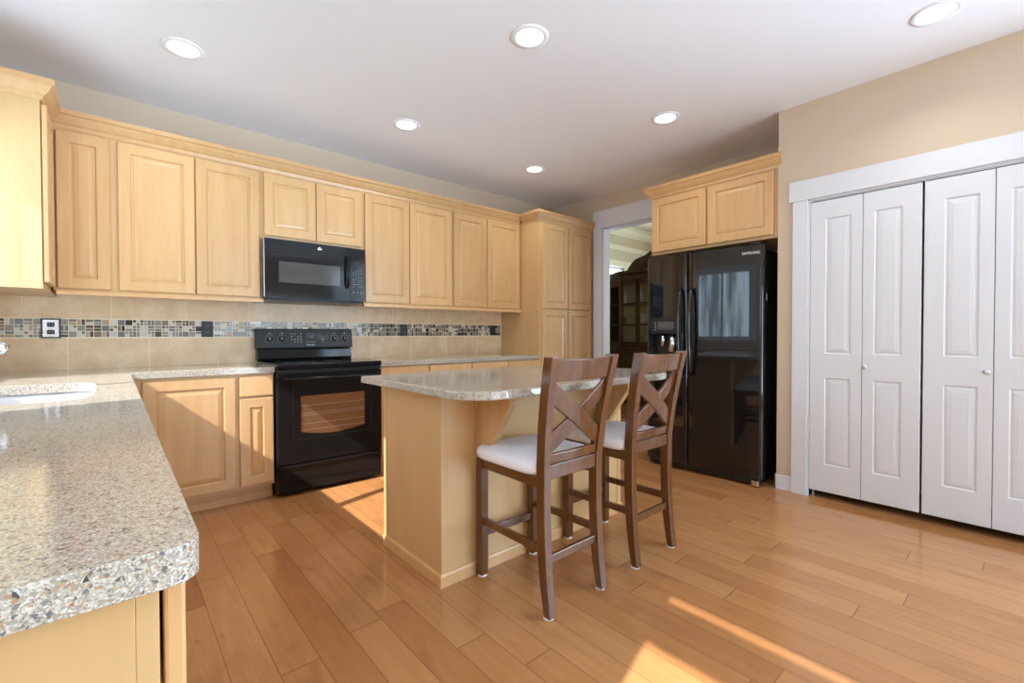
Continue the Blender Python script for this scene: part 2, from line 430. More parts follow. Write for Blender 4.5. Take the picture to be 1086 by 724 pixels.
struct(box('ground_light_blocker', mat('blocker_dark_green', srgb(104, 112, 92), .95), -14, LX-.9, .9, 12, -.5, -.4))  # unseen dark plane added outside the sink window to cut upward light
# window joinery
def window(name, x, y0, y1, z0, z1, bars, zb=()):
    f = MB(); t = .045
    for a, b in ((y0, y0+t), (y1-t, y1)): f.box(x-.08, x-.03, a, b, z0, z1)
    f.box(x-.08, x-.03, y0, y1, z0, z0+t); f.box(x-.08, x-.03, y0, y1, z1-t*.3, z1)
    for b in bars: f.box(x-.08, x-.03, b-.03, b+.03, z0, z1)
    for a, b in zb: f.box(x-.08, x-.03, y0, y1, a, b)
    r = struct(f.build(name, WHITE))
    c = MB(); k = .09
    c.box(x, x+.018, y0-k, y0, z0-.02, z1+k); c.box(x, x+.018, y1, y1+.02, z0-.02, z1+k); c.box(x, x+.018, y0, y1, z1, z1+k)
    c.box(x, x+.03, y0-k, y1+.02, z0-.03, z0)
    c.build('window_casing', WHITE, r, origin=(0, 0, 0), bevel=.002)
    return r
window('window_1', LX, *W1[:2], *W1[2:], [2.57])
window('window_2', LX, *W2[:2], *W2[2:], [-.30], [(1.845, 2.06)])
f = MB()
for a in (W3[0], (W3[0]*2+W3[1])/3, (W3[0]+2*W3[1])/3, W3[1]-.05): f.box(a, a+.05, SY-.08, SY-.03, W3[2], W3[3])
f.box(W3[0], W3[1], SY-.08, SY-.03, W3[2], W3[2]+.05); f.box(W3[0], W3[1], SY-.08, SY-.03, W3[3]-.05, W3[3])
struct(f.build('window_3', WHITE))  # frame of the added fill-light opening, out of view

f = MB()
for a in (W4[0], (W4[0]+W4[1])/2-.025, W4[1]-.05): f.box(CX+.03, CX+.08, a, a+.05, W4[2], W4[3])
f.box(CX+.03, CX+.08, W4[0], W4[1], W4[2], W4[2]+.05); f.box(CX+.03, CX+.08, W4[0], W4[1], W4[3]-.05, W4[3])
struct(f.build('window_7', WHITE))  # frame of the second added fill-light opening, out of view

# doorway casing and jambs
mb = MB()
mb.box(DX-.02, DX, 3.31, 3.435, 0, DO[2]+.005); mb.box(DX-.02, DX, DO[0]-.1, DO[0], 0, DO[2]+.005)
mb.box(DX-.025, DX, DO[0]-.115, 3.435, DO[2], 2.565)
mb.box(DX, DX+.12, DO[1]-.012, DO[1]+.0, 0, DO[2]); mb.box(DX, DX+.12, DO[0], DO[0]+.012, 0, DO[2]); mb.box(DX, DX+.12, DO[0], DO[1], DO[2]-.012, DO[2])
struct(mb.build('trim_1', WHITE, bevel=.002))
# closet casing
mb = MB()
mb.box(CX-.023, CX, OY1+.012, 1.128, 0, OZ+.012)
mb.box(CX-.023, CX, OY0-.105, OY0-.005, 0, OZ+.012)
mb.box(CX-.03, CX, OY0-.125, 1.150, OZ+.012, 2.198)
mb.box(CX-.012, CX+.10, OY1, OY1+.012, 0, OZ+.012); mb.box(CX-.012, CX+.10, OY0-.012, OY0, 0, OZ+.012); mb.box(CX-.012, CX+.10, OY0-.012, OY1+.012, OZ, OZ+.012)
struct(mb.build('trim_2', WHITE, bevel=.002))
struct(MB().box(CX-.012, CX, 1.128, 1.242, 0, .105).box(CX-.012, 4.25, 1.23, 1.242, 0, .105).build('baseboard_right', WHITE, bevel=.002))
struct(MB().box(CX-.012, CX, SY, OY0-.105, 0, .105).build('baseboard_closet', WHITE, bevel=.002))
# closet interior back
struct(MB().box(CX+.62, CX+.64, OY0-.1, 1.13, 0, H).box(CX+.11, CX+.62, OY0-.14, OY0-.1, 0, H).build('wall_closet_back', DWALL))

# bifold leaves
LE = [1.0215, .728, .437, .141, -.151]
labels = ['leftmost white bifold closet leaf, next to the refrigerator side, without a knob',
          'white bifold closet leaf, second from left, with a small knob on its left edge',
          'white bifold closet leaf, third from left, with a small knob on its right edge',
          'white bifold closet leaf cut off by the right edge of the photo']
for i in range(4):
    y1, y0 = LE[i]-.0015, LE[i+1]+.0015
    if i == 1: y0 += .004
    if i == 2: y1 -= .004
    wd = y1-y0
    t = thing('closet_door_leaf', (CX+.035, (y0+y1)/2, .052), labels[i], 'closet door', 'bifold closet doors')
    uc = wd/2 + (.018 if i % 2 == 0 else -.018)
    pu0, pu1 = (.088, wd-.058) if i in (0, 2) else (.058, wd-.088)
    raised_door('panel_slab', '-x', (CX+.022, y1, .052), wd, 1.982, t, WHITE, th=.034, groove=.007, slope=.026,
                panels=[(pu0, pu1, .185, .78), (pu0, pu1, .945, 1.862)])
    if i in (1, 2):
        ky = y1-.016 if i == 1 else y0+.022
        MB().lathe((CX-.012, ky, .918), (-1, 0, 0), [(.007, 0), (.006, .010), (.013, .016), (.016, .022), (.014, .028), (.006, .031)]).build('knob', SATIN, t)
struct(MB().box(CX-.005, CX+.03, OY0, OY1, 2.040, 2.047).build('trim_3', SATIN), None)
# pivot bracket at the foot of the first leaf
tag(MB().box(CX-.0, CX+.05, .975, 1.018, 0, .004).box(CX+.012, CX+.03, .995, 1.007, .004, .052).build('pivot_bracket', SATIN, origin=(CX+.03, 1, 0)),
    'small metal floor pivot bracket under the leftmost closet leaf', 'bracket')

# ------------------------------------------------------------------ recessed lights
LP = [(.31, 3.16), (1.714, 1.81), (3.131, .335), (1.707, 3.18), (3.115, 1.82), (3.108, 3.215)]
LL = ['round recessed ceiling light nearest the top left corner, above the left wall cabinets',
      'round recessed ceiling light at the top centre, above the island',
      'round recessed ceiling light at the top right, above the closet doors',
      'round recessed ceiling light above the microwave, beside the light patch on the ceiling',
      'round recessed ceiling light in front of the cabinet over the fridge',
      'round recessed ceiling light above the tall pantry, farthest of the six']
for (x, y), lb in zip(LP, LL):
    t = thing('recessed_light', (x, y, H), lb, 'ceiling light', 'recessed ceiling lights')
    MB().lathe((x, y, H), (0, 0, -1), [(.074, -.0), (.074, .003), (.078, .006), (.100, .005), (.103, 0)], 40).build('trim_ring', CEIL, t)
    MB().lathe((x, y, H), (0, 0, -1), [(.0, .001), (.073, .001), (.073, .0045), (.04, .006), (.0, .0065)], 40).build('lens', LAMP, t)
    l_ = bpy.data.lights.new('lamp_light', 'AREA'); l_.shape = 'DISK'; l_.size = .14; l_.spread = R(130); l_.energy = LAMP_W; l_.color = (1, .99, .97)
    lo_ = bpy.data.objects.new('lamp_light', l_); C.objects.link(lo_); lo_.location = (x, y, H-.012)

# ------------------------------------------------------------------ backsplash
bs = thing('tile_backsplash', (1.4, BY, .92), 'tan stone tile backsplash with a mosaic strip running along the back wall', 'backsplash')
MB().box(LX+.001, 3.388, BY-.0113, BY-.001, .905, 1.42).build('grout_bed', GROUT, bs)
mb = MB(); P = .4085; g = .0022
xs = .395-P*3
k = 0
x = xs
while x < 3.39:
    a, b = max(x+g, LX+.002), min(x+P-g, 3.387)
    if b > a: mb.box(a, b, BY-.012, BY-.007, 1.243, 1.42)
    x += P
x = -.226-P
while x < 3.39:
    a, b = max(x+g, LX+.002), min(x+P-g, 3.387)
    if b > a: mb.box(a, b, BY-.012, BY-.007, .905, 1.113)
    x += P
mb.build('stone_tiles', TILE, bs, bevel=.001, seg=1)
mb = MB(); rnd = random.Random(3)
cell = .0395; x = LX+.004; y0, y1 = BY-.0125, BY-.006
while x < 3.345:
    for r_ in range(3):
        z = 1.1195+r_*cell; kk = rnd.random(); gg = .0018; c2 = cell/2
        def pc(a0, a1, b0, b1):
            far = (x > .7)
            wts = [5, 4, 1, 1, 3, 3, 2, 1] if far else [2, 1, 4, 4, 1.5, 2, 2, 4]
            mb.box(x+a0+gg, x+a1-gg, y0, y1, z+b0+gg, z+b1-gg, mi=rnd.choices(range(8), wts)[0])
        if kk < .38: pc(0, cell, 0, cell)
        elif kk < .58: pc(0, c2, 0, cell); pc(c2, cell, 0, cell)
        elif kk < .76: pc(0, cell, 0, c2); pc(0, cell, c2, cell)
        else:
            for a in (0, c2):
                for b in (0, c2): pc(a, a+c2, b, b+c2)
    x += cell
mb.build('mosaic_strip', MOS, bs)

# outlets / switches on the mosaic strip
def plate(x0, x1, z0, z1, label, silver, parts):
    t = thing('wall_outlet', ((x0+x1)/2, BY-.012, z0), label, 'outlet', 'outlets on the backsplash')
    MB().box(x0, x1, BY-.020, BY-.0125, z0, z1).build('cover_plate', CHROME if silver else BLACKM, t, bevel=.003)
    if silver:
        f = MB()
        for a in ((x0-.003, x0+.005, z0-.003, z1+.003), (x1-.005, x1+.003, z0-.003, z1+.003), (x0-.003, x1+.003, z0-.003, z0+.005), (x0-.003, x1+.003, z1-.005, z1+.003)):
            f.box(a[0], a[1], BY-.023, BY-.0125, a[2], a[3])
        f.build('plate_frame', BLACKM, t)
    xc = (x0+x1)/2
    if parts == 'outlet':
        for zc in (z0+(z1-z0)*.3, z0+(z1-z0)*.7):
            s_ = MB().box(xc-.017, xc+.017, BY-.024, BY-.0195, zc-.014, zc+.014).build('socket', BLACKM, t, bevel=.004)
            MB().box(xc-.008, xc-.005, BY-.0245, BY-.0235, zc-.004, zc+.006).box(xc+.005, xc+.008, BY-.0245, BY-.0235, zc-.004, zc+.006).build('slots', GPRINT, s_)
    else:
        MB().box(xc-.016, xc+.016, BY-.025, BY-.0195, z0+.025, z1-.025).build('rocker', BLACKM, t, bevel=.003)
plate(-.341, -.259, 1.118, 1.236, 'silver and black double outlet plate at the left end of the backsplash, above the sink', True, 'outlet')
plate(.488, .561, 1.118, 1.236, 'black outlet on the mosaic strip left of the range', False, 'outlet')
plate(2.103, 2.180, 1.120, 1.234, 'black outlet on the mosaic strip right of the range', False, 'outlet')
plate(3.216, 3.298, 1.122, 1.236, 'dark switch plate at the right end of the mosaic strip by the pantry', False, 'switch')

# ------------------------------------------------------------------ upper cabinets (back wall)
UF = BY-.335       # face frame plane
def upper(x0, x1, doors, z0, z1, label, rail=True, zc=None):
    t = thing('wall_cabinet', ((x0+x1)/2, BY, z0), label, 'cabinet', 'maple upper cabinets')
    MB().box(x0, x1, UF, BY-.014, z0+(.025 if rail else 0), z1).build('cabinet_box', MAPLE_PLY, t, bevel=.001)
    for a, b, c, d in doors: raised_door('door', '-y', (a, UF-.001, c), b-a, d-c, t)
    return t
upper(-.262, .008, [(-.245, -.012, 1.41, 2.325)], 1.37, 2.35, 'narrow maple wall cabinet in the left corner with a single raised-panel door')
upper(.008, .828, [(.026, .417, 1.41, 2.325), (.425, .808, 1.41, 2.325)], 1.37, 2.35, 'maple wall cabinet with two tall doors left of the microwave')
upper(.828, 1.592, [(.840, 1.204, 1.870, 2.325), (1.212, 1.577, 1.870, 2.325)], 1.842, 2.35, 'short maple wall cabinet with two small doors above the microwave', rail=False)
upper(1.592, 2.492, [(1.608, 2.022, 1.41, 2.325), (2.030, 2.478, 1.41, 2.325)], 1.37, 2.35, 'maple wall cabinet with two tall doors just right of the microwave')
upper(2.492, 3.388, [(2.506, 2.914, 1.41, 2.325), (2.922, 3.372, 1.41, 2.325)], 1.37, 2.35, 'maple wall cabinet with two tall doors beside the tall pantry')
# light rails
for a, b, lb in ((-.25, .828, 'maple light rail strip under the wall cabinets left of the microwave'), (1.592, 3.388, 'maple light rail strip under the wall cabinets right of the microwave')):
    tag(MB().prism([(UF-.028, 1.372), (UF-.028, 1.392), (UF-.018, 1.402), (UF, 1.402), (UF, 1.372)], YZ, a, b).build('light_rail', MAPLE, origin=(a, UF, 1.37)), lb, 'moulding')
# left wall cabinet
LF = -.275
t = thing('wall_cabinet', (LX, 3.7, 1.37), 'maple wall cabinet at the left edge showing its plain side panel', 'cabinet', 'maple upper cabinets')
MB().box(LX+.001, LF, 3.37, 4.066, 1.375, 2.35).build('side_panel', MAPLE_PLY, t, bevel=.001)
raised_door('door', '+x', (LF+.004, 3.378, 1.41), .33, .915, t)
# crowns
mb = MB()
crown(mb, [(LX+.002, 3.37), (LF+.002, 3.37), (LF+.002, UF), (3.388, UF)], 2.34, CROWN)
tag(mb.build('crown_moulding', MAPLE, origin=(1, UF, 2.34)), 'maple crown moulding along the top of the upper cabinets', 'moulding')

# ------------------------------------------------------------------ pantry
PX0, PX1, PF = 3.39, 4.262, 3.445
t = thing('pantry_cabinet', ((PX0+PX1)/2, BY, 0), 'tall maple pantry cabinet with four raised-panel doors in the corner by the doorway', 'cabinet')
MB().box(PX0, PX1, PF, BY-.001, .1, 2.35).box(PX0+.0, PX1, PF+.07, BY-.001, 0, .1).build('cabinet_box', MAPLE_PLY, t, bevel=.001)
for a, b in ((PX0+.028, 3.828), (3.838, PX1-.03)):
    raised_door('door', '-y', (a, PF-.001, .125), b-a, 1.270, t)
    raised_door('door', '-y', (a, PF-.001, 1.412), b-a, .913, t)
mb = MB(); crown(mb, [(PX0, UF-.058), (PX0, PF), (PX1, PF)], 2.34, CROWN)
mb.build('crown_moulding', MAPLE, t)

# ------------------------------------------------------------------ base cabinets, back wall
CF = 3.455   # face frame
def base(x0, x1, doors, drawers, label, x1b=None):
    t = thing('base_cabinet', ((x0+x1)/2, BY, 0), label, 'cabinet', 'maple base cabinets')
    MB().box(x0, x1, CF, BY-.001, .105, .874).build('cabinet_box', MAPLE_PLY, t, bevel=.001)
    MB().box(x0, x1, CF+.072, BY-.001, 0, .105).box(x0, x1, CF+.060, CF+.072, 0, .045).build('toe_kick', MAPLE, t)
    for a, b, c, d in doors: raised_door('door', '-y', (a, CF-.001, c), b-a, d-c, t)
    for a, b, c, d in drawers: MB().box(a, b, CF-.021, CF-.001, c, d).build('drawer_front', MAPLE, t, bevel=.004)
    return t
base(.075, .605, [(.118, .592, .125, .852)], [], 'maple base cabinet with one wide door in the corner beside the sink counter')
base(.605, .826, [(.618, .818, .125, .705)], [(.618, .818, .722, .852)], 'narrow maple base cabinet with a drawer over a door, left of the range')
for a, b, lb in ((1.600, 2.050, 'maple base cabinet right of the range, behind the island'), (2.050, 2.505, 'second maple base cabinet right of the range, behind the island'),
                 (2.505, 2.955, 'third maple base cabinet right of the range, behind the island'), (2.955, 3.388, 'maple base cabinet against the pantry side, behind the island')):
    base(a, b, [(a+.006, b-.006, .125, .705)], [(a+.006, b-.006, .722, .866)], lb)

# ------------------------------------------------------------------ countertops
def slab(name, poly, z0, z1, label, m=GRANITE, holes=None):
    mb = MB(); mb.prism(poly, XY, z0, z1)
    o = mb.build(name, m, origin=(poly[0][0], poly[0][1], z0), bevel=.007, seg=3)
    for p in o.data.polygons: pass
    return tag(o, label, 'countertop')
def arc(cx, cy_, r, a0, a1, n=8): return [(cx+r*math.cos(R(a0+(a1-a0)*i/n)), cy_+r*math.sin(R(a0+(a1-a0)*i/n))) for i in range(n+1)]
ZT = .914
# L-shaped counter with sink cut-out
def counter_with_hole():
    bm = bmesh.new()
    outer = [(LX+.003, .575), *arc(.068-.03, .575+.03, .03, -90, 0, 5), (.068, 3.428), (.828, 3.428), (.828, BY-.013), (LX+.003, BY-.013)]
    hole = []
    n = 48; cx, cy_, hx, hy = -.275, 2.50, .215, .385
    for i in range(n):
        a = 2*math.pi*i/n; c, s_ = math.cos(a), math.sin(a); e = 2/5.0
        hole.append((cx+hx*math.copysign(abs(c)**e, c), cy_+hy*math.copysign(abs(s_)**e, s_)))
    loops = []
    for pts in (outer, hole):
        v = [bm.verts.new((x_, y_, ZT)) for x_, y_ in pts]
        es = [bm.edges.new((v[i], v[(i+1) % len(v)])) for i in range(len(v))]; loops.append((v, es))
    r_ = bmesh.ops.triangle_fill(bm, edges=loops[0][1]+loops[1][1], use_beauty=True)
    bmesh.ops.recalc_face_normals(bm, faces=bm.faces)
    ret = bmesh.ops.extrude_face_region(bm, geom=list(bm.faces))
    vs_ = [g_ for g_ in ret['geom'] if isinstance(g_, bmesh.types.BMVert)]
    bmesh.ops.translate(bm, verts=vs_, vec=(0, 0, -.040))
    m_ = MB(); m_.bm.free(); m_.bm = bm
    return m_, hole
mbc, hole = counter_with_hole()
o = mbc.build('granite_countertop', GRANITE, origin=(-.25, 2, ZT-.04), bevel=.006, seg=3)
tag(o, 'long speckled granite counter with the sink in the left foreground, running to the range', 'countertop')
slab('granite_countertop', [(1.597, 3.428), (3.388, 3.428), (3.388, BY-.013), (1.597, BY-.013)], ZT-.04, ZT, 'granite countertop on the back wall between the range and the pantry')
# sink bowl
snk = thing('kitchen_sink', (-.275, 2.5, .7), 'undermount steel sink set into the granite counter at the left', 'sink')
def sc_(k, z): return [Vector((-.275+(x_+.275)*k, 2.5+(y_-2.5)*k, z)) for x_, y_ in hole]
mb = MB(); mb.rings([sc_(1.06, ZT-.041), sc_(1.015, ZT-.041), sc_(1.01, ZT-.06), sc_(.97, ZT-.19), sc_(.90, ZT-.215), sc_(.2, ZT-.22), sc_(.01, ZT-.222)], smooth=True, cap=False)
mb.build('bowl', SINKM, snk)
MB().lathe((-.275, 2.5, ZT-.222), (0, 0, 1), [(.0, .001), (.045, .001), (.055, .004), (.06, .001)]).build('drain', CHROME, snk)
# faucet
fa = thing('kitchen_faucet', (-.525, 2.5, ZT), 'chrome pull-down faucet whose spray head pokes in at the left edge above the sink', 'faucet')
MB().lathe((-.525, 2.5, ZT), (0, 0, 1), [(.03, 0), (.03, .012), (.022, .02), (.020, .11), (.015, .12)]).build('base', CHROME, fa)
pts = [(-.525, 2.5, 1.0+.0), (-.525, 2.5, 1.10), (-.515, 2.5, 1.165), (-.485, 2.5, 1.20), (-.445, 2.5, 1.195), (-.405, 2.5, 1.165), (-.385, 2.5, 1.148)]
MB().tube(pts, .012, 14).build('spout', CHROME, fa)
MB().tube([(-.39, 2.5, 1.152), (-.36, 2.5, 1.125), (-.325, 2.5, 1.095), (-.306, 2.5, 1.079), (-.301, 2.5, 1.075)], [.013, .020, .024, .022, .014], 18).build('spray_head', CHROME, fa)
MB().tube([(-.525, 2.48, .99), (-.525, 2.43, 1.03), (-.525, 2.40, 1.06)], .007, 10).build('handle', CHROME, fa)

# peninsula base cabinets (their doors face the room)
PFX = .033
y = .615
pl = ['maple base cabinet at the near end of the sink counter showing its plain end panel', 'maple base cabinet under the sink counter, second from the near end',
      'maple sink base cabinet under the kitchen window', 'maple base cabinet between the sink and the back corner']
for i, (a, b) in enumerate(((.615, 1.15), (1.15, 1.90), (1.90, 2.90), (2.90, 3.44))):
    t = thing('base_cabinet', (-.27, (a+b)/2, 0), pl[i], 'cabinet', 'maple base cabinets')
    top = .70 if i == 2 else .874
    mb = MB().box(LX+.001, PFX-.02, a, b, .105, top-.0)
    if i == 2: mb = MB().box(LX+.001, PFX-.02, a, b, .105, .66).box(-.02, PFX-.02, a, b, .66, .874)
    mb.box(PFX-.02, PFX, a, b, .105, .874)
    mb.build('cabinet_box', MAPLE_PLY, t, bevel=.001)
    MB().box(LX+.001, PFX-.065, a, b, 0, .105).build('toe_kick', MAPLE, t)
    n = 2 if b-a > .6 else 1
    for k in range(n):
        u0 = a+(b-a)/n*k+.006; u1 = a+(b-a)/n*(k+1)-.006
        raised_door('door', '+x', (PFX+.004, u0, .125), u1-u0, .575, t)
    MB().box(PFX+.004, PFX+.024, a+.006, b-.006, .715, .860).build('drawer_front', MAPLE, t, bevel=.004)

# ------------------------------------------------------------------ kitchen island
IX0, IX1, IY0, IY1 = 1.092, 2.43, 1.733, 2.300
isl = thing('kitchen_island', ((IX0+IX1)/2, (IY0+IY1)/2, 0), 'maple kitchen island base in the middle of the room under a granite top', 'kitchen island')
MB().box(IX0, IX1, IY0, IY1, .0, .874).build('side_panels', MAPLE_PLY, isl)
for q in ((IX0-.003, IX0+.033, IY0-.004, IY0+.03), (IX1-.033, IX1+.003, IY0-.004, IY0+.03), (IX0-.003, IX0+.01, IY1-.035, IY1+.004)):
    MB().box(*q, 0, .872).build('corner_trim', MAPLE_PLY, isl, bevel=.002)
mb = MB(); crown(mb, [(IX0, IY1), (IX0, IY0), (IX1, IY0), (IX1, IY1)][::1], 0, [(0, 0), (.012, 0), (.012, .048), (.006, .058), (0, .058)])
# ^ travel direction puts the outside on the left, so flip below if needed
mb.build('base_moulding', MAPLE, isl)
for bx in (1.285, 2.16):
    b_ = MB().box(bx-.005, bx+.045, IY0-.016, IY0, .50, .872)
    b_.prism([(IY0-.016, .872), (IY0-.016, .525), (IY0-.040, .525), (IY0-.245, .825), (IY0-.245, .872)], YZ, bx, bx+.040)
    b_.build('support_bracket', MAPLE, isl, bevel=.0015)
poly = [*arc(.977+.17, 1.345+.17, .17, 180, 270, 8), *arc(2.47-.2, 1.345+.2, .2, -90, 0, 8), (2.47, 2.335), (.977, 2.335)]
slab('granite_countertop', poly, ZT-.036, ZT, 'speckled granite island top with rounded corners, in front of the range')

# ------------------------------------------------------------------ text helper
def text(body, name, m, loc, size, face, parent, align='CENTER', ext=.0006, squeeze=1.0):
    cu = bpy.data.curves.new(name, 'FONT'); cu.body = body; cu.size = size; cu.align_x = align; cu.align_y = 'CENTER'; cu.extrude = ext
    cu.materials.append(m)
    tmp = bpy.data.objects.new(name, cu); C.objects.link(tmp)
    bpy.context.view_layer.update()
    me = bpy.data.meshes.new_from_object(tmp.evaluated_get(bpy.context.evaluated_depsgraph_get())); me.name = name
    bpy.data.objects.remove(tmp)
    if not me.materials: me.materials.append(m)
    o_ = bpy.data.objects.new(name, me); C.objects.link(o_)
    o_.rotation_euler = {'-y': (R(90), 0, 0), '-x': (R(90), 0, R(-90))}[face]
    o_.scale = (squeeze, 1, 1)
    po = Vector(parent['_o']); o_.parent = parent; o_.location = Vector(loc)-po
    return o_

# ------------------------------------------------------------------ range
RX0, RX1, RF = .834, 1.592, 3.435
rg = thing('electric_range', ((RX0+RX1)/2, 3.75, 0), 'black freestanding electric range with a back control panel between the base cabinets', 'range')
MB().box(RX0+.003, RX1-.003, RF, 4.05, .03, .895).box(RX0+.03, RX1-.03, RF+.05, 4.0, 0, .03).build('body', BLACKM, rg, bevel=.003)
mb = MB(); mb.box(RX0, RX1, RF-.045, 3.985, .893, .928)
mb.build('cooktop', BLACK, rg, bevel=.008, seg=3)
for bx, by_, r_ in ((1.03, 3.56, .10), (1.40, 3.56, .08), (1.03, 3.83, .075), (1.40, 3.83, .095)):
    n = 40; mb = MB()
    for rr in (r_,):
        mb.rings([[Vector((bx+q*math.cos(2*math.pi*k/n), by_+q*math.sin(2*math.pi*k/n), .9285)) for k in range(n)] for q in (rr, rr+.002)], cap=False)
    mb.build('burner_ring', GPRINT, rg)
# back guard: lower fascia, gap, tilted control panel
BG = 4.000
MB().prism([(BG-.005, .928), (BG-.02, .945), (BG-.012, 1.010), (4.062, 1.010), (4.062, .928)], YZ, RX0+.008, RX1-.008).build('back_fascia', BLACK, rg, bevel=.002)
MB().box(RX0+.012, RX1-.012, BG+.012, 4.062, 1.010, 1.030).build('vent_gap', DARK, rg)
cp = MB().prism([(BG-.026, 1.030), (BG-.022, 1.024), (4.062, 1.024), (4.062, 1.182), (BG+.006, 1.182), (BG-.004, 1.176)], YZ, RX0, RX1).build('control_panel', DGREY, rg, bevel=.003)
def cpy(z): return BG-.026+(z-1.03)/(1.176-1.03)*.022-.0008
for kx in (.929, 1.019, 1.438, 1.527):
    z = 1.100; yy = cpy(z)
    kn = MB().lathe((kx, yy, z), (0, -1, .12), [(.0, 0), (.022, 0), (.021, .012), (.018, .018), (0, .018)]).build('knob', BLACKM, rg)
    MB().box(kx-.004, kx+.004, yy-.032, yy-.016, z-.019, z+.020).build('knob_grip', BLACK, kn, bevel=.002)
    MB().box(kx-.009, kx-.005, yy-.0245, yy-.0175, z-.006, z+.014).build('pointer', PRINT, kn)
    mb = MB()
    for k in range(11):
        a = R(-60+k*30); mb.box(kx+.031*math.cos(a)-.0018, kx+.031*math.cos(a)+.0018, cpy(z+.031*math.sin(a))-.0008, cpy(z+.031*math.sin(a))+.001, z+.031*math.sin(a)-.0018, z+.031*math.sin(a)+.0018)
    mb.box(kx-.006, kx+.006, cpy(z+.044)-.0008, cpy(z+.044)+.001, z+.042, z+.046)
    mb.build('dial_marks', PRINT, cp)
mb = MB(); rnd = random.Random(5)
for i in range(4):
    for j in range(4):
        xx = 1.085+i*.024; zz = 1.140-j*.022
        if rnd.random() < .92: mb.box(xx, xx+.012, cpy(zz)-.0008, cpy(zz)+.001, zz-.004, zz+.004)
for i in range(4): mb.box(1.207+i*.020, 1.217+i*.020, cpy(1.072)-.0008, cpy(1.072)+.001, 1.069, 1.076)
for (a, b, c, d) in ((1.296, 1.299, 1.085, 1.145), (1.313, 1.316, 1.085, 1.145), (1.327, 1.350, 1.118, 1.122), (1.325, 1.352, 1.090, 1.104), (1.330, 1.345, 1.068, 1.075), (1.372, 1.374, 1.070, 1.145)):
    mb.box(a, b, cpy((c+d)/2)-.0008, cpy(c)+.003, c, d)
mb.build('button_marks', GPRINT, cp)
MB().box(1.200, 1.285, cpy(1.12)-.0010, cpy(1.12)+.002, 1.085, 1.150).build('display', LCD, cp)
text('8:88', 'clock_digits', GPRINT, (1.243, cpy(1.113)-.003, 1.113), .018, '-y', cp)
text('FRIGIDAIRE', 'brand_lettering', PRINT, (1.238, cpy(1.045)-.0005, 1.048), .0135, '-y', cp, squeeze=.95)
# oven door
DF = RF-.042
dr = MB()
dz0, dz1 = .232, .862
wx0, wx1, wz0, wz1 = .985, 1.452, .445, .700
dr.box(RX0+.006, wx0, DF, RF-.002, dz0, dz1); dr.box(wx1, RX1-.006, DF, RF-.002, dz0, dz1)
dr.box(wx0, wx1, DF, RF-.002, wz1, dz1)
n = 16; arcp = [(wx0+(wx1-wx0)*i/n, wz0-.030*math.sin(math.pi*i/n)) for i in range(n+1)]
dr.prism([(wx0, dz0), (wx1, dz0)]+arcp[::-1], XZ, DF, RF-.002)
door = dr.build('oven_door', BLACK, rg)
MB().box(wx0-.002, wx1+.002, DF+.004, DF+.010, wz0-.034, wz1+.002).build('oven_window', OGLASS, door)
mb = MB()
for z in (.455, .50, .56, .575, .63): mb.box(wx0, wx1, DF+.0030, DF+.0042, z, z+.0016)
mb.build('rack_lines', GPRINT, door)
mb = MB()   # inner border of the door glass
for a in ((.935, .938, .395, .80), (1.500, 1.503, .395, .80), (.935, 1.503, .395, .398)): mb.box(a[0], a[1], DF-.0006, DF+.001, a[2], a[3])
mb.build('glass_border', DGREY, door)
hb = MB(); pts = []
for i in range(13):
    u = i/12; pts.append((.872+u*(1.560-.872), DF-.036-.012*math.sin(math.pi*u), .826))
hb.tube(pts, .011, 12)
for hx in (.885, 1.547): hb.box(hx-.013, hx+.013, DF-.038, DF+.001, .815, .837)
hb.build('door_handle', BLACK, door, bevel=.002)
MB().box(RX0+.006, RX1-.006, DF+.012, RF-.001, .866, .888).build('vent_trim', DARK, rg)
MB().box(RX0+.006, RX1-.006, DF+.006, RF-.002, .030, .208).box(RX0+.006, RX1-.006, DF-.004, RF-.002, .200, .222).build('storage_drawer', BLACK, rg, bevel=.004)

# ------------------------------------------------------------------ microwave
MX0, MX1, MF = .824, 1.578, 3.685
mw_ = thing('microwave_oven', ((MX0+MX1)/2, 3.88, 1.40), 'black over-the-range microwave mounted under the short wall cabinet', 'microwave')
MB().box(MX0+.004, MX1-.004, MF+.004, BY-.015, 1.402, 1.838).build('housing', STEEL if False else BLACKM, mw_, bevel=.002)
MB().box(MX0-.003, MX0+.004, MF-.020, MF+.02, 1.412, 1.834).build('side_trim', SATIN, mw_)
MB().box(MX0+.004, MX1-.004, MF+.01, BY-.03, 1.388, 1.402).build('underside_vent', DGREY, mw_, bevel=.003)
dW = MB(); dF = MF-.022
a0, a1, c0, c1 = .919, 1.372, 1.522, 1.678
dW.box(MX0, a0, dF, MF+.003, 1.408, 1.838); dW.box(a1, 1.452, dF, MF+.003, 1.408, 1.838)
dW.box(a0, a1, dF, MF+.003, 1.408, c0); dW.box(a0, a1, dF, MF+.003, c1, 1.838)
md = dW.build('door', BLACK, mw_)
MB().box(a0-.001, a1+.001, dF+.003, dF+.008, c0-.001, c1+.001).build('door_window', MGLASS, md)
mb = MB()
for a in ((.872, 1.40, 1.728, 1.7295),): mb.box(a[0], a[1], dF-.0005, dF+.001, a[2], a[3])
mb.build('glass_border', DGREY, md)
hb = MB(); hb.tube([(1.425, dF-.002, 1.515), (1.425, dF-.030, 1.535), (1.425, dF-.036, 1.64), (1.425, dF-.030, 1.745), (1.425, dF-.002, 1.762)], .010, 12)
hb.build('door_handle', BLACK, md)
pn = MB().box(1.4535, MX1, dF+.001, MF+.003, 1.408, 1.838).build('keypad_panel', BLACK, mw_, bevel=.002)
mb = MB(); rnd = random.Random(2)
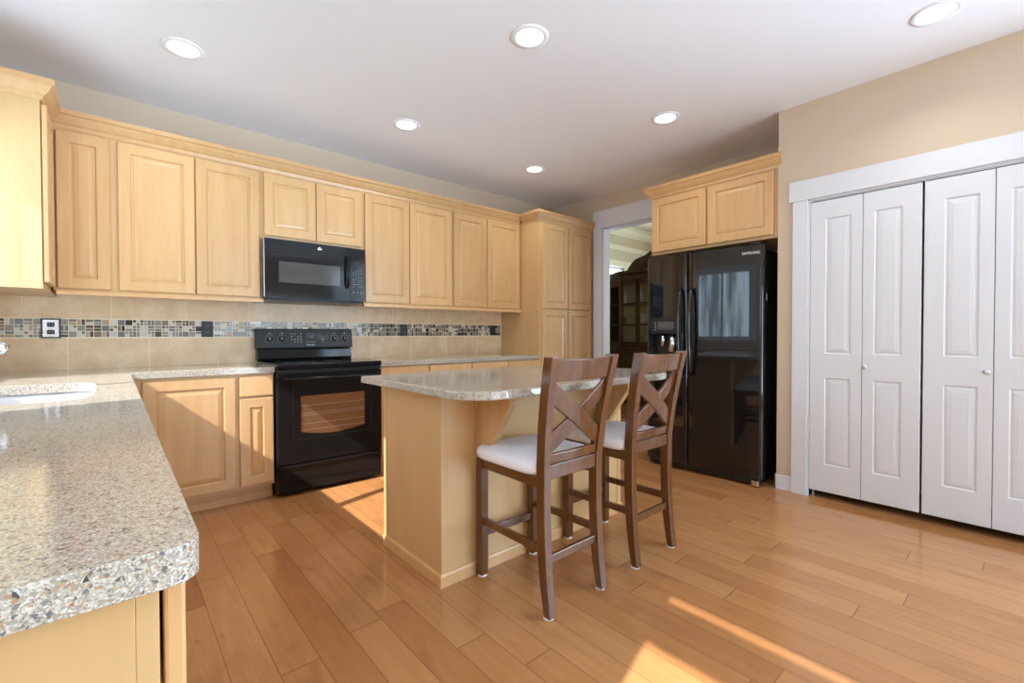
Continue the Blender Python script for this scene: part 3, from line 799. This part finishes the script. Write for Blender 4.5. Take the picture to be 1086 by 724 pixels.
for j in range(9):
    for i in range(4):
        if rnd.random() < .82:
            xx = 1.478+i*.021; zz = 1.672-j*.0185; mb.box(xx, xx+.009, dF+.0002, dF+.002, zz, zz+.0045)
for i in range(3): mb.box(1.474+i*.032, 1.484+i*.032, dF+.0002, dF+.002, 1.474, 1.483)
mb.build('key_marks', GPRINT, pn)
MB().box(1.475, 1.560, dF+.0003, dF+.002, 1.700, 1.735).build('display', LCD, pn)
lg = MB().lathe((1.214, dF, 1.799), (0, -1, 0), [(.0, 0), (.0165, 0), (.0165, .0025), (.0, .003)], 32).build('logo_badge', CHROME, md)
text('GE', 'logo_letters', GPRINT, (1.214, dF-.0032, 1.799), .017, '-y', lg)

# ------------------------------------------------------------------ refrigerator
FX = 3.520; FY0, FY1, FS = 1.300, 2.236, 1.857; FZ = 1.790
fr = thing('refrigerator', (3.88, (FY0+FY1)/2, 0), 'large glossy black side-by-side refrigerator in the alcove right of the doorway', 'refrigerator')
MB().box(FX+.085, 4.24, FY0+.02, FY1-.01, .03, FZ-.02).box(FX+.12, 4.2, FY0+.06, FY1-.06, 0, .03).build('body', BLACKM, fr, bevel=.004)
MB().box(FX+.045, FX+.085, FY0+.02, FY1-.01, .012, .075).build('kick_grille', BLACKM, fr, bevel=.003)
def bow(y): return FX+.095*(y-2.08)**2
def fdoor(y0, y1, r0, r1, name, cut=None):
    """door slab with rounded vertical edges; outline in x-y, extruded in z; slight bow"""
    def outline(n=6):
        A, B = bow(y0+r0), bow(y1-r1)
        p = [(FX+.110, y0), ]
        p += [(A+r0-r0*math.sin(R(90*i/n)), y0+r0-r0*math.cos(R(90*i/n))) for i in range(n+1)]
        m = 14
        for i in range(1, m): 
            u = i/m; yy = y0+r0+(y1-r1-y0-r0)*u
            p.append((bow(yy)-.001*math.sin(math.pi*u), yy))
        p += [(B+r1-r1*math.cos(R(90*i/n)), y1-r1+r1*math.sin(R(90*i/n))) for i in range(n+1)]
        p.append((FX+.110, y1))
        return p
    return outline()
mb = MB(); mb.prism(fdoor(FY0, FS-.004, .030, .012, ''), XY, .060, FZ, smooth=True); frd = mb.build('door', BLACKF, fr)
# freezer door: three stacked pieces around the dispenser recess, one mesh
dy0, dy1, dz0_, dz1_ = 1.912, 2.182, .775, 1.145
ol = fdoor(FS+.004, FY1, .012, .030, '')
mb = MB(); mb.prism(ol, XY, .060, dz0_, smooth=True); mb.prism(ol, XY, dz1_, FZ, smooth=True)
mb.prism([p for p in ol if p[1] <= dy0] + [(FX-.003, dy0), (FX+.080, dy0)], XY, dz0_, dz1_)
mb.prism([(FX+.080, dy1), (FX-.002, dy1)] + [p for p in ol if p[1] >= dy1], XY, dz0_, dz1_)
fzd = mb.build('freezer_door', BLACKF, fr)
ds = MB()
ds.box(FX+.060, FX+.070, dy0, dy1, dz0_, dz1_)
ds.box(FX+.0, FX+.062, dy0, dy0+.006, dz0_, dz1_); ds.box(FX+.0, FX+.062, dy1-.006, dy1, dz0_, dz1_)
dsp = ds.build('dispenser_recess', BLACKM, fzd)
MB().box(FX-.014, FX+.004, dy0-.004, dy1+.004, 1.135, 1.262).build('dispenser_panel', DGREY, fzd, bevel=.006)
MB().box(FX-.0155, FX-.013, 1.965, 2.115, 1.170, 1.238).build('dispenser_display', mat('grey_display', (.10, .105, .11), .15), fzd)
mb = MB()
for i in range(4): mb.box(FX-.0155, FX-.013, 1.930, 1.948, 1.165+i*.02, 1.171+i*.02); mb.box(FX-.0155, FX-.013, 2.130, 2.148, 1.165+i*.02, 1.171+i*.02)
mb.build('dispenser_buttons', GPRINT, fzd)
mb = MB(); mb.tube([(FX+.035, 2.00, 1.14), (FX+.030, 2.00, 1.06), (FX+.012, 2.00, .98)], [.03, .024, .028], 16); mb.tube([(FX+.03, 2.09, 1.14), (FX+.03, 2.09, 1.08), (FX+.02, 2.09, 1.03)], [.020, .018, .014], 14)
mb.build('dispenser_paddles', CHROME, dsp)
MB().box(FX-.006, FX+.062, dy0, dy1, dz0_-.004, dz0_+.012).build('drip_tray', BLACKM, fzd, bevel=.003)
for hy, dd, z0, z1 in ((1.905, frd, .0, 0), (1.812, fzd, 0, 0)):
    pts = []; n = 14; zlo, zhi = (.80, 1.50)
    for i in range(n+1):
        u = i/n; pts.append((FX-.012-.052*math.sin(math.pi*min(1, max(0, u)))**.45, hy, zlo+(zhi-zlo)*u))
    par = fzd if hy > FS else frd
    MB().tube(pts, .013, 14).build('handle', BLACKF, par)
text('SAMSUNG', 'brand_lettering', PRINT, (bow(1.385)-.0012, 1.385, 1.732), .028, '-x', frd, squeeze=.95).rotation_euler = (R(90), 0, R(-82.5))
MB().box(3.62, 3.70, FY0+.017, FY0+.0205, 1.385, 1.435).build('side_label', CABLABEL, fr)
MB().lathe((FX+.05, FY0+.045, FZ), (0, 0, 1), [(.0, 0), (.028, 0), (.028, .012), (0, .016)]).build('hinge_cap', BLACKM, fr)
MB().box(FX+.01, FX+.06, FY0+.012, FY0+.06, .012, .050).build('hinge_foot', CHROME, fr, bevel=.004)

# cabinet above the fridge
OFX = 3.665
oc = thing('wall_cabinet', (3.95, 1.74, 1.84), 'short maple cabinet with two doors above the black refrigerator', 'cabinet', 'maple upper cabinets')
MB().box(OFX, DX-.001, 1.233, 2.272, 1.838, 2.35).build('cabinet_box', MAPLE_PLY, oc, bevel=.001)
raised_door('door', '-x', (OFX-.001, 2.262, 1.862), 2.262-1.768, .468, oc)
raised_door('door', '-x', (OFX-.001, 1.752, 1.862), 1.752-1.262, .468, oc)
mb = MB(); crown(mb, [(DX-.001, 2.272), (OFX, 2.272), (OFX, 1.205)][::-1], 2.34, [(-a, b) for a, b in CROWN])
mb.build('crown_moulding', MAPLE, oc)

# ------------------------------------------------------------------ bar stools
SW0, SW1 = 0.0, .368      # local outer x of legs
def post_y(z):
    P_ = [(0, -.004), (.10, .010), (.25, .022), (.42, .028), (.60, .026), (.75, .010), (.90, -.015), (1.045, -.045)]
    for (a, ya), (b, yb) in zip(P_, P_[1:]):
        if z <= b:
            u = (z-a)/(b-a); return ya+(yb-ya)*u
    return P_[-1][1]
def fl(z): return max(0, z-.58)/.465*.028
def make_stool(ox, oy, label):
    """ox = outer left side of the legs, oy = back face of the rear feet"""
    t = thing('bar_stool', (ox+.184, oy+.24, 0), label, 'bar stool', 'counter stools at the island')
    B = lambda mb, n, m, p=t, bv=.003: mb.build(n, m, p, bevel=bv)
    # rear legs run up as the back posts
    for lx in (0, .368-.040):
        mb = MB(); zs = [.008, .06, .12, .2, .3, .4, .5, .6, .68, .76, .84, .92, .99, 1.045]
        sg = -1 if lx == 0 else 1
        mb.rings([[Vector((ox+lx+sg*fl(z)+a*.040, oy+post_y(z)+b*min(.046, .034+z*.05), z)) for a, b in ((0, 0), (1, 0), (1, 1), (0, 1))] for z in zs], smooth=False)
        L_ = B(mb, 'rear_leg', DARKWOOD)
        MB().lathe((ox+lx+.020, oy+.023, 0), (0, 0, 1), [(.0, 0), (.021, 0), (.021, .006), (0, .008)]).build('felt_pad', FELT, L_)
    fy = oy+.435
    for lx in (0, .368-.040):
        mb = MB(); sx = -1 if lx == 0 else 1
        zs = [(.008, .002), (.1, 0), (.3, 0), (.56, 0)]
        mb.rings([[Vector((ox+lx+a*.040, fy+b*.042+dy, z)) for a, b in ((0, 0), (1, 0), (1, 1), (0, 1))] for z, dy in zs], smooth=False)
        L_ = B(mb, 'front_leg', DARKWOOD)
        MB().lathe((ox+lx+.020, fy+.021, 0), (0, 0, 1), [(.0, 0), (.021, 0), (.021, .006), (0, .008)]).build('felt_pad', FELT, L_)
    # seat frame
    mb = MB()
    mb.box(ox+.006, ox+.028, oy+.060, fy+.01, .512, .560); mb.box(ox+.340, ox+.362, oy+.060, fy+.01, .512, .560)
    mb.box(ox+.035, ox+.333, fy+.008, fy+.030, .512, .560)
    B(mb, 'seat_frame', DARKWOOD)
    mb = MB(); mb.box(ox+.038, ox+.330, oy+.034, oy+.056, .545, .603); B(mb, 'rear_apron', DARKWOOD)
    # cushion
    mb = MB(); n = 44; cx, cy_, hx, hy = ox+.184, oy+.276, .204, .214
    def ring(k, z, dy=0):
        out_ = []
        for i in range(n):
            a = 2*math.pi*i/n; c, s_ = math.cos(a), math.sin(a); e = 2/7.0
            out_.append(Vector((cx+hx*k*math.copysign(abs(c)**e, c), cy_+hy*k*math.copysign(abs(s_)**e, s_), z)))
        return out_
    mb.rings([ring(.95, .560), ring(.985, .568), ring(1.0, .582), ring(.992, .598), ring(.965, .610), ring(.90, .620), ring(.7, .629), ring(.4, .633), ring(.02, .634)])
    # notch the back corners around the posts is hidden: keep the cushion in front of them
    mb.build('seat_cushion', FABRIC, t)
    # back: curved top rail, lower rail, X braces
    def rail(z0, z1, bow, th, name, curve=0):
        mb = MB(); rings = []; m = 10
        for i in range(m+1):
            u = i/m; x_ = ox+.036-fl(z1)+(.296+2*fl(z1))*u; q = bow*math.sin(math.pi*u)
            top = z1-curve*math.sin(math.pi*u)
            rings.append([Vector((x_, oy+post_y(z)+.010-q+(th if b else 0), z)) for z, b in ((z0, 0), (z0, 1), (top, 1), (top, 0))])
        mb.rings(rings, smooth=False); B(mb, name, DARKWOOD)
    rail(.945, 1.036, .020, .022, 'top_rail', .004)
    rail(.611, .650, .012, .024, 'lower_rail')
    for s_ in (0, 1):
        mb = MB(); m = 14; rings = []
        xa, xb = ox+.034-(.022 if s_ == 0 else .005), ox+.334+(.005 if s_ == 0 else .022)
        za, zb = (.905, .682) if s_ == 0 else (.682, .905)
        sl_ = (zb-za)/(xb-xa); hw = .036*math.sqrt(1+sl_*sl_)
        for i in range(m+1):
            u = i/m; x_ = xa+(xb-xa)*u; zc = za+(zb-za)*u; q = .016*math.sin(math.pi*u)
            off = 0 if s_ == 0 else .007
            zl, zh = max(zc-hw, .643), min(zc+hw, .950)
            rings.append([Vector((x_, oy+post_y(z)+.011-q+off+(.016 if b else 0), z)) for z, b in ((zl, 0), (zl, 1), (zh, 1), (zh, 0))])
        mb.rings(rings, smooth=False); B(mb, 'cross_brace', DARKWOOD)
    # stretchers
    B(MB().box(ox+.008, ox+.028, oy+.058, fy+.01, .247, .280), 'stretcher', DARKWOOD)
    B(MB().box(ox+.340, ox+.360, oy+.058, fy+.01, .247, .280), 'stretcher', DARKWOOD)
    B(MB().box(ox+.036, ox+.332, oy+.032, oy+.052, .205, .240), 'stretcher', DARKWOOD)
    B(MB().box(ox+.036, ox+.332, fy+.010, fy+.030, .185, .220), 'stretcher', DARKWOOD)
    return t
make_stool(1.272, 1.238, 'dark wooden cross-back bar stool with a white seat, the nearer one at the island')
make_stool(1.872, 1.238, 'dark wooden cross-back bar stool with a white seat, the one nearer the refrigerator')

# ------------------------------------------------------------------ dining room beyond the doorway
NY = 5.0; EX = 8.4; DH = 3.10
mb = MB()
wins = [(6.55, 7.13), (7.27, 7.85)]
mb.box(4.42, 6.55, NY, NY+.12, 0, DH); mb.box(7.85, EX, NY, NY+.12, 0, DH); mb.box(7.13, 7.27, NY, NY+.12, .9, 2.36)
mb.box(6.55, 7.85, NY, NY+.12, 0, .9); mb.box(6.55, 7.85, NY, NY+.12, 2.36, DH)
struct(mb.build('wall_north', DWALL))
DE = (1.0, 3.0)
mb = MB(); mb.box(EX, EX+.12, 0, DE[0], 0, DH); mb.box(EX, EX+.12, DE[1], NY+.12, 0, DH); mb.box(EX, EX+.12, *DE, 0, .6); mb.box(EX, EX+.12, *DE, 2.4, DH)
struct(mb.build('wall_east', DWALL))
struct(box('wall_dining', DWALL, 4.42, EX, -.12, 0, 0, DH))
struct(MB().box(4.42, 4.43, 0, 2.2, 0, DH).box(4.42, 4.43, 3.45, NY, 0, DH).box(4.42, 4.43, 2.2, 3.45, 2.6, DH).build('wall_inner', DWALL))
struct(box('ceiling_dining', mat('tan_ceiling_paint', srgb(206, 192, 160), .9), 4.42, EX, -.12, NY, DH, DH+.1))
portal('sky_portal', (EX+.2, 2.0, 1.5), (0, R(90), 0), 1.8, 2.0)
mb = MB(); crown(mb, [(4.43, NY), (EX, NY)], 0, [(0, 2.93), (.02, 2.93), (.07, 2.98), (.09, 3.05), (.12, 3.08), (.12, DH), (0, DH)])
struct(mb.build('trim_4', CREAM))
mb = MB(); crown(mb, [(4.43, NY), (EX, NY)], 0, [(0, 2.67), (.012, 2.67), (.03, 2.70), (.045, 2.73), (.045, 2.745), (0, 2.745)])
struct(mb.build('trim_5', CREAM))
for k, (a, b) in enumerate(wins):
    mb = MB(); z0, z1 = .9, 2.36
    for q in ((a, a+.04), (b-.04, b)): mb.box(q[0], q[1], NY+.03, NY+.07, z0, z1)
    mb.box(a, b, NY+.03, NY+.07, z1-.04, z1); mb.box(a, b, NY+.03, NY+.07, z0, z0+.04)
    for i in range(1, 3): mb.box(a+(b-a)*i/3-.008, a+(b-a)*i/3+.008, NY+.04, NY+.06, z0, z1)
    for i in range(1, 6): mb.box(a, b, NY+.04, NY+.06, z0+(z1-z0)*i/6-.008, z0+(z1-z0)*i/6+.008)
    r_ = struct(mb.build('window_%d' % (4+k), WHITE))
mb = MB(); mb.box(6.46, 6.55, NY-.018, NY, .85, 2.36); mb.box(7.13, 7.27, NY-.018, NY, .9, 2.36); mb.box(7.85, 7.94, NY-.018, NY, .85, 2.36); mb.box(6.44, 7.96, NY-.03, NY, 2.36, 2.47); mb.box(6.44, 7.96, NY-.04, NY, .83, .9)
struct(mb.build('trim_6', CREAM))

# china cabinet
def china():
    # local frame: u along the front (0 = left end), d into depth; placed facing the camera room
    ox, oy = 6.30, 4.49
    t = thing('china_cabinet', (6.55, 3.85, 0), 'tall carved dark wood china cabinet with glass doors seen through the doorway', 'china cabinet')
    W_, D_, CA = 1.28, .42, .20
    # plan outline (x into depth, y to the left): front face from y=oy to oy-W_, canted sides
    def plan(e=0): return [(ox-e, oy+e*.4), (ox-e, oy-W_-e*.4), (ox+CA, oy-W_-.37-e), (ox+D_+.1, oy-W_-.37-e), (ox+D_+.1, oy+.37+e), (ox+CA, oy+.37+e)]
    MB().prism(plan(.03), XY, .08, .86).prism(plan(.05), XY, 0, .08).prism(plan(.055), XY, .86, .90).build('buffet_base', HUTCH, t, bevel=.006)
    for i in range(4):
        yy = oy-.03-i*(W_-.06)/4
        raised_door('base_door', '-x', (ox-.030, yy, .14), (W_-.06)/4-.01, .66, t, HUTCH, th=.018)
    # upper case: back, top, floor
    u = MB(); u.box(ox+D_+.06, ox+D_+.1, oy-W_-.37, oy+.37, .9, 2.06)
    u.prism(plan(0), XY, .90, .965); u.prism(plan(0), XY, 2.02, 2.08)
    for yy in (oy+.355, oy-W_-.37): u.box(ox+CA, ox+D_+.1, yy, yy+.015, .9, 2.06)
    u.build('upper_case', HUTCH, t, bevel=.003)
    MB().box(ox+D_+.05, ox+D_+.059, oy-W_-.36, oy+.36, .965, 2.02).build('back_panel', CAB_GLASS, t)
    # posts
    p = MB()
    for yy in (oy, oy-W_):
        p.tube([(ox+.012, yy, .93), (ox+.012, yy, 1.1), (ox+.012, yy, 1.5), (ox+.012, yy, 1.8), (ox+.012, yy, 2.04)], [.03, .022, .030, .022, .032], 12)
    for yy in (oy+.37, oy-W_-.37): p.box(ox+CA-.015, ox+CA+.02, yy-.02, yy+.02, .93, 2.04)
    p.build('corner_posts', HUTCH, t)
    # shelves
    for z in (1.28, 1.62): MB().prism([(ox+.02, oy-.02), (ox+.02, oy-W_+.02), (ox+CA, oy-W_-.35), (ox+D_+.05, oy-W_-.35), (ox+D_+.05, oy+.35), (ox+CA, oy+.35)], XY, z, z+.018).build('shelf', HUTCH, t)
    # four glazed doors
    for i in range(4):
        ya = oy-.02-i*(W_-.04)/4; yb = ya-(W_-.04)/4+.006
        d = MB()
        d.box(ox-.004, ox+.018, ya-.035, ya, .97, 2.01); d.box(ox-.004, ox+.018, yb, yb+.035, .97, 2.01)
        d.box(ox-.004, ox+.018, yb, ya, .97, 1.01); d.box(ox-.004, ox+.018, yb, ya, 1.93, 2.01)
        for z in (1.28, 1.62): d.box(ox, ox+.012, yb+.03, ya-.03, z, z+.022)
        d.build('glass_door', HUTCH, t, bevel=.003)
    # canted side frames
    for sgn, yy in ((1, oy), (-1, oy-W_)):
        A = Vector((ox+.02, yy, 0)); B_ = Vector((ox+CA, yy+sgn*.37, 0)); dd = (B_-A); s = MB()
        for q0, q1, z0, z1 in ((0, .16, .965, 2.03), (.84, 1, .965, 2.03), (.1, .9, .965, 1.01), (.1, .9, 1.93, 2.03), (.1, .9, 1.28, 1.30), (.1, .9, 1.62, 1.64)):
            P0, P1 = A+dd*q0, A+dd*q1; nrm = Vector((-dd.y, dd.x, 0)).normalized()*.012
            s.prism([((P0-nrm).x, (P0-nrm).y), ((P1-nrm).x, (P1-nrm).y), ((P1+nrm).x, (P1+nrm).y), ((P0+nrm).x, (P0+nrm).y)], XY, z0, z1)
        s.build('side_frame', HUTCH, t)
    # cornice with arched bonnet
    MB().prism(plan(.02), XY, 2.08, 2.11).prism(plan(.05), XY, 2.11, 2.165).build('cornice', HUTCH, t, bevel=.01, seg=3)
    n = 24; yc = oy-W_/2; prof = []
    for i in range(n+1):
        u_ = -1+2*i/n; z = 2.15+.26*(math.cos(math.pi*u_/2)**.8 if abs(u_) < 1 else 0)+.02*math.cos(u_*9)
        prof.append((yc-u_*.50, z))
    MB().prism([(yc+.50, 2.14)]+prof+[(yc-.50, 2.14)], YZ, ox-.045, ox+.03).build('bonnet', HUTCH, t, bevel=.008)
    c = MB()
    for sgn in (-1, 1):
        pts = []
        for k in range(30):
            a = k*.34; r_ = .012+.0032*k; pts.append((ox-.052, yc+sgn*(.22-r_*math.cos(a)), 2.255+r_*math.sin(a)*.8))
        c.tube(pts, .012, 8)
    c.lathe((ox-.05, yc, 2.30), (-1, 0, 0), [(.0, 0), (.07, 0), (.055, .02), (.02, .035), (0, .036)], 16)
    c.build('carving', HUTCH, t)
china()
DISH = mat('white_china', (.75, .74, .72), .15); DISHB = mat('painted_china', (.45, .30, .22), .2)
def dish(x, y, z, kind, label, grp):
    if kind == 'plate':
        o_ = MB().lathe((x, y, z+.10), (-1, 0, .2), [(.0, 0), (.06, .004), (.098, .018), (.10, .020), (.06, .010), (0, .006)], 28).build('display_plate', DISH, origin=(x, y, z))
    elif kind == 'vase':
        o_ = MB().lathe((x, y, z), (0, 0, 1), [(.0, 0), (.035, 0), (.055, .05), (.06, .10), (.035, .17), (.025, .20), (.035, .225), (.03, .225)], 24).build('china_vase', DISH, origin=(x, y, z))
    else:
        o_ = MB().lathe((x, y, z), (0, 0, 1), [(.0, 0), (.03, 0), (.05, .03), (.055, .08), (.05, .12), (.03, .125), (.012, .14), (0, .145)], 24).build('china_jar', DISHB, origin=(x, y, z))
    tag(o_, label, 'china', grp)
dish(6.58, 4.63, 1.299, 'jar', 'small brown painted jar on the middle shelf at the left end of the china cabinet', None)
dish(6.58, 4.60, 1.639, 'vase', 'white vase on the upper shelf at the left end of the china cabinet', None)
dish(6.54, 4.28, 1.639, 'vase', 'white vase behind the first glass door on the upper shelf of the china cabinet', None)
dish(6.54, 4.02, 1.639, 'vase', 'white vase behind the second glass door on the upper shelf of the china cabinet', None)
dish(6.62, 4.28, 1.299, 'plate', 'white plate standing behind the first glass door of the china cabinet', None)
dish(6.62, 4.02, 1.299, 'plate', 'white plate standing behind the second glass door of the china cabinet', None)
dish(6.54, 4.27, .966, 'jar', 'brown painted jar at the bottom of the china cabinet behind the first glass door', None)

for o_ in bpy.data.objects:
    if '_o' in o_: del o_['_o']
